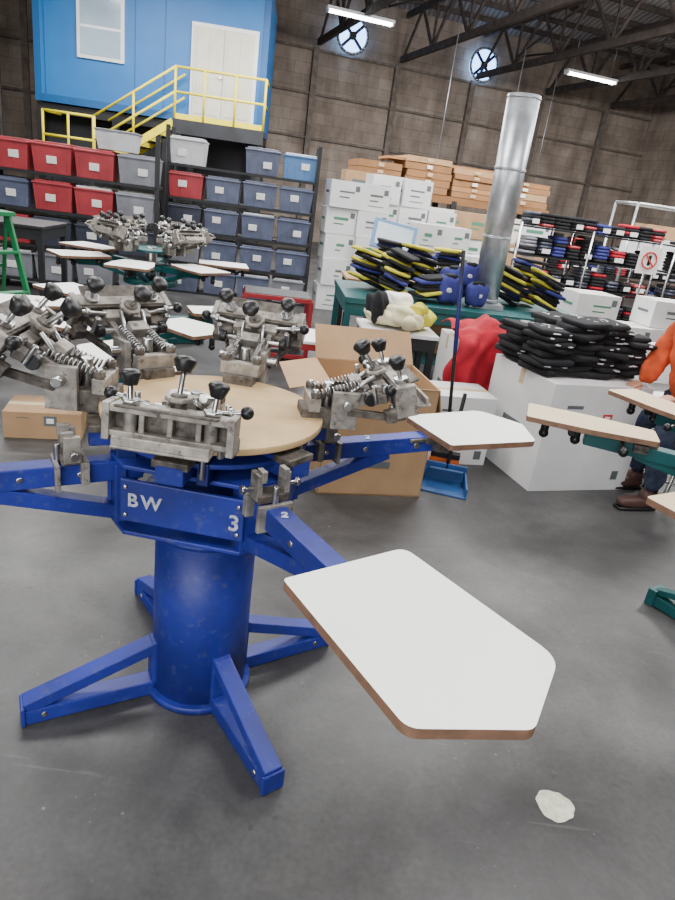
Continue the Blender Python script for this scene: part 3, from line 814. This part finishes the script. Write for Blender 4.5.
# ---------------------------------------------------------------- right background clothing racks
def clothes_rack(M,L):
    b=B(M); 
    for x in (0,L/2,L):
        for y in (0,.5): b.cyl((x,y,0),(x,y,1.5),.018,STEEL,seg=8)
    for z in (.3,.7,1.08,1.45):
        b.box((L/2,.25,z),(L,.5,.02),BLKM)
    b.obj('garment_shelf')
    t=B(M)
    for z in (.31,.71,1.09,1.46):
        x=.12
        while x<L-.1:
            w=random.uniform(.16,.24); n=random.randint(3,6) if z<1.4 else random.randint(1,4); m=random.choice((FABK,FABK,TRED,TDRK,FABP,TGRY,FABR,FABK))
            for k in range(n): t.pillow((x+w/2,.2,z+.03+k*.045),(w,.35,.05),random.choice((m,FABK,m)),Rz(random.uniform(-5,5)),p=.4,u=12,v=6)
            if random.random()<.5: t.box((x+w/2,.02,z+.07),(w*.6,.01,.06),LABEL)
            x+=w+.03
    t.obj('folded_garments')
clothes_rack(T(2.05,9.3,0)@Rz(14),2.2); clothes_rack(T(4.4,9.8,0)@Rz(16),2.0)
clothes_rack(T(3.5,13.1,0)@Rz(18),3.5)
def sign():
    b=B(T(3.65,8.8,0)@Rz(10)); b.cyl((0,0.03,0),(0,0.03,1.42),.015,STEEL,seg=8); b.cyl((0,.03,0),(0,.03,.02),.16,BLKM)
    b.box((0,0,1.25),(.3,.01,.34),LABEL)
    n=24
    for k in range(n):
        p=2*math.pi*k/n;q=2*math.pi*(k+1)/n
        b.beam((.1*math.cos(p),-.01,1.25+.1*math.sin(p)),(.1*math.cos(q),-.01,1.25+.1*math.sin(q)),.01,.018,INKR)
    b.beam((-.07,-.012,1.32),(.07,-.012,1.18),.008,.018,INKR); b.box((0,-.008,1.25),(.04,.006,.12),BLK)
    b.obj('prohibition_sign')
sign()
def pipe_rack():
    b=B(T(5.2,11.5,0)@Rz(15))
    for x in (-1,1.0): b.cyl((x,0,0),(x,0,2.0),.022,GALV)
    b.cyl((-1,0,2.0),(1,0,2.0),.022,GALV); b.cyl((-1,.6,2.0),(1,.6,2.0),.022,GALV)
    for x in (-1,1.0): b.cyl((x,.6,0),(x,.6,2.0),.022,GALV); b.cyl((x,0,2.0),(x,.6,2.0),.022,GALV)
    b.box((0,.3,1.0),(2.0,.6,.03),WCARD); b.box((0,.3,1.26),(1.5,.45,.5),WCARD); b.box((-.3,.3,1.62),(.6,.4,.2),CARD)
    b.obj('pipe_frame_shelf')
pipe_rack()
def spill():
    b=B(T(.765,1.37,0)); 
    p=[]
    for k in range(48):
        a=2*math.pi*k/48; r=.054*(1+.05*math.sin(3*a+1)+.025*math.sin(7*a)+.02*math.sin(11*a+2)); p.append((r*math.cos(a),r*math.sin(a)*.95))
    b.prism(p,0.0005,.002,mat('dried_paint',(240,238,216),.6,0,.12,40,.3,col2=(200,196,176)))
    b.obj('paint_spill')
spill()
# ---------------------------------------------------------------- person in orange hoodie on a stool
def skinmesh(name,verts,edges,radii,m,parent,sub=2,wr=0):
    me=bpy.data.meshes.new(name); me.from_pydata(verts,edges,[]); o=bpy.data.objects.new(name,me)
    bpy.context.scene.collection.objects.link(o); me.materials.append(m)
    sk=o.modifiers.new('skin','SKIN'); sk.use_smooth_shade=True
    for i,r in enumerate(radii):
        rr=r if isinstance(r,tuple) else (r,r)
        me.skin_vertices[0].data[i].radius=rr
    me.skin_vertices[0].data[0].use_root=True
    sb=o.modifiers.new('sub','SUBSURF'); sb.levels=sub; sb.render_levels=sub
    if wr:
        tx=bpy.data.textures.new(name+'_wrinkles','CLOUDS'); tx.noise_scale=.09
        d=o.modifiers.new('wrinkles','DISPLACE'); d.texture=tx; d.strength=wr; d.texture_coords='GLOBAL'
    o.parent=parent; return o
def person():
    e=empty('seated_person')
    M=T(2.15,3.84,0)@Rz(196)   # local +x = facing direction
    def W(p): return tuple(M@Vector(p))
    v=[(0,0,.56),(.03,0,.72),(.08,0,.9),(.12,0,1.06),(.14,0,1.14),
       (.12,.17,1.09),(.17,.25,.86),(.33,.16,.74),
       (.12,-.17,1.09),(.17,-.25,.86),(.33,-.14,.72)]
    ed=[(0,1),(1,2),(2,3),(3,4),(3,5),(5,6),(6,7),(3,8),(8,9),(9,10)]
    ra=[.17,.175,.175,.16,.075,.09,.075,.05,.09,.075,.05]
    skinmesh('hoodie',[W(p) for p in v],ed,ra,FABO,e,3,.045)
    b=B(M); b.pillow((.08,0,1.12),(.2,.26,.13),FABO,Ry(20),p=.8,wob=.06,u=28,v=16)
    b.obj('hood',e)
    v=[(0,0,.55),(.06,.1,.54),(.32,.14,.52),(.27,.14,.12),(.06,-.1,.54),(.28,-.14,.5),(.14,-.16,.12)]
    ed=[(0,1),(1,2),(2,3),(0,4),(4,5),(5,6)]
    ra=[.16,.11,.08,.062,.11,.08,.062]
    skinmesh('jeans',[W(p) for p in v],ed,ra,JEAN,e,3,.03)
    b=B(M)
    for (x,y) in ((.28,.14),(.15,-.16)):
        b.pillow((x+.07,y,.045),(.27,.09,.065),SHOE,None,p=.65,u=24,v=12); b.pillow((x,y,.085),(.11,.085,.09),SHOE,None,p=.7); b.pillow((x+.07,y,.011),(.28,.098,.022),BLK,None,p=.5)
        b.cyl((x-.01,y,.08),(x-.01,y,.14),.038,BLK)
    b.obj('shoes',e)
    b=B(M@T(.20,0,1.32)@Ry(18))
    b.sph((0,0,0),.1,SKIN,(.98,.78,1.18),u=28,v=18); b.sph((.035,0,-.055),.065,SKIN,(1,.85,.9),u=20,v=12)
    b.cyl((-.04,0,-.2),(-.015,0,-.05),.055,SKIN,r1=.05); b.sph((.1,0,-.015),.017,SKIN,(1,.8,1.4))
    for s in (-1,1):
        b.sph((.082,s*.032,.012),.012,LABEL); b.sph((.092,s*.032,.012),.006,BLK); b.sph((-.005,s*.08,-.01),.022,SKIN,(.7,.4,1.2)); b.box((.09,s*.033,.033),(.01,.03,.006),HAIR)
    b.sph((.088,0,-.06),.018,TRED,(.5,1.1,.28)); b.sph((-.018,0,.025),.106,HAIR,(1,.82,1.15),u=28,v=18); b.sph((-.05,0,-.03),.08,HAIR,(.8,.9,1.1))
    b.obj('head',e)
    for s in (-1,1):
        b=B(M@T(-.09,0,0)); b.pillow((.48,s*.145,.695),(.1,.085,.035),SKIN,Ry(25),p=.7); b.obj('palm',e)
        for k in range(4):
            y=s*.145+(k-1.5)*.021; L=(.068,.078,.074,.058)[k]
            v=[(.425,y,.685),(.425+L*.45,y,.667),(.425+L*.75,y,.645),(.425+L*.85,y,.623)]
            skinmesh('finger',[W(p) for p in v],[(0,1),(1,2),(2,3)],[.0095,.009,.0085,.007],SKIN,e,1)
        v=[(.37,s*.10,.695),(.40,s*.085,.685),(.435,s*.082,.667)]
        skinmesh('thumb',[W(p) for p in v],[(0,1),(1,2)],[.012,.0105,.008],SKIN,e,1)
    s=B(T(2.20,3.86,0)); s.cyl((0,0,.35),(0,0,.39),.17,BLK,seg=32)
    for k in range(4):
        a=rad(45+90*k); s.cyl((.09*math.cos(a),.09*math.sin(a),.35),(.2*math.cos(a),.2*math.sin(a),0),.014,STEEL,seg=10)
    n=20
    for k in range(n):
        p=2*math.pi*k/n;q=2*math.pi*(k+1)/n; s.cyl((.165*math.cos(p),.165*math.sin(p),.14),(.165*math.cos(q),.165*math.sin(q),.14),.008,STEEL,seg=6)
    s.obj('stool',bevel=.004)
person()
# ---------------------------------------------------------------- lights
def area(name,loc,size,E,rot=(0,0,0),col=(1,1,1)):
    l=bpy.data.lights.new(name,'AREA'); l.shape='RECTANGLE'; l.size=size[0]; l.size_y=size[1]; l.energy=E; l.color=col
    o=bpy.data.objects.new(name,l); bpy.context.scene.collection.objects.link(o); o.location=loc; o.rotation_euler=rot
WC=(1,.99,.975)
for (x,y,E) in ((-4,1,220),(1,-1,200),(3,3,230),(-2,5,270),(-5,9,300),(2,8,360),(6,8,400),(-1,12.5,500),(5,13.5,540),(-5,12,280)):
    area('ceiling_light',(x,y,5.1),(2.6,1.2),E,(0,0,rad(RA)),WC)
for (x,y,z,E) in ((-4,7.5,4.9,170),(2.5,8.5,4.9,440),(6.5,9,4.9,440)):
    area('added_fill_light',(x,y,z),(1.6,1.0),E,(rad(103),0,rad(-10)),WC)  # unseen fill lamps, added to brighten back wall, trusses and container front
area('dock_daylight',(-1.5,-3.2,2.4),(4,2.6),250,(rad(78),0,rad(0)),(.96,.98,1))
w=bpy.data.worlds.new('w'); bpy.context.scene.world=w; w.use_nodes=True
w.node_tree.nodes['Background'].inputs[0].default_value=(.75,.8,.9,1); w.node_tree.nodes['Background'].inputs[1].default_value=.5
# ---------------------------------------------------------------- camera
th=rad(21.8); r=rad(8)
fw=Vector((0,math.cos(th),-math.sin(th))); r0=Vector((1,0,0)); u0=Vector((0,math.sin(th),math.cos(th)))
cx=math.cos(r)*r0+math.sin(r)*u0; cy=-math.sin(r)*r0+math.cos(r)*u0; cz=-fw
cam=bpy.data.cameras.new('camera'); co=bpy.data.objects.new('camera',cam); bpy.context.scene.collection.objects.link(co)
co.matrix_world=Matrix(((cx.x,cy.x,cz.x,0),(cx.y,cy.y,cz.y,0),(cx.z,cy.z,cz.z,1.55),(0,0,0,1)))
cam.sensor_fit='VERTICAL'; cam.sensor_height=36; cam.lens=640/900*36; cam.clip_end=100
bpy.context.scene.camera=co
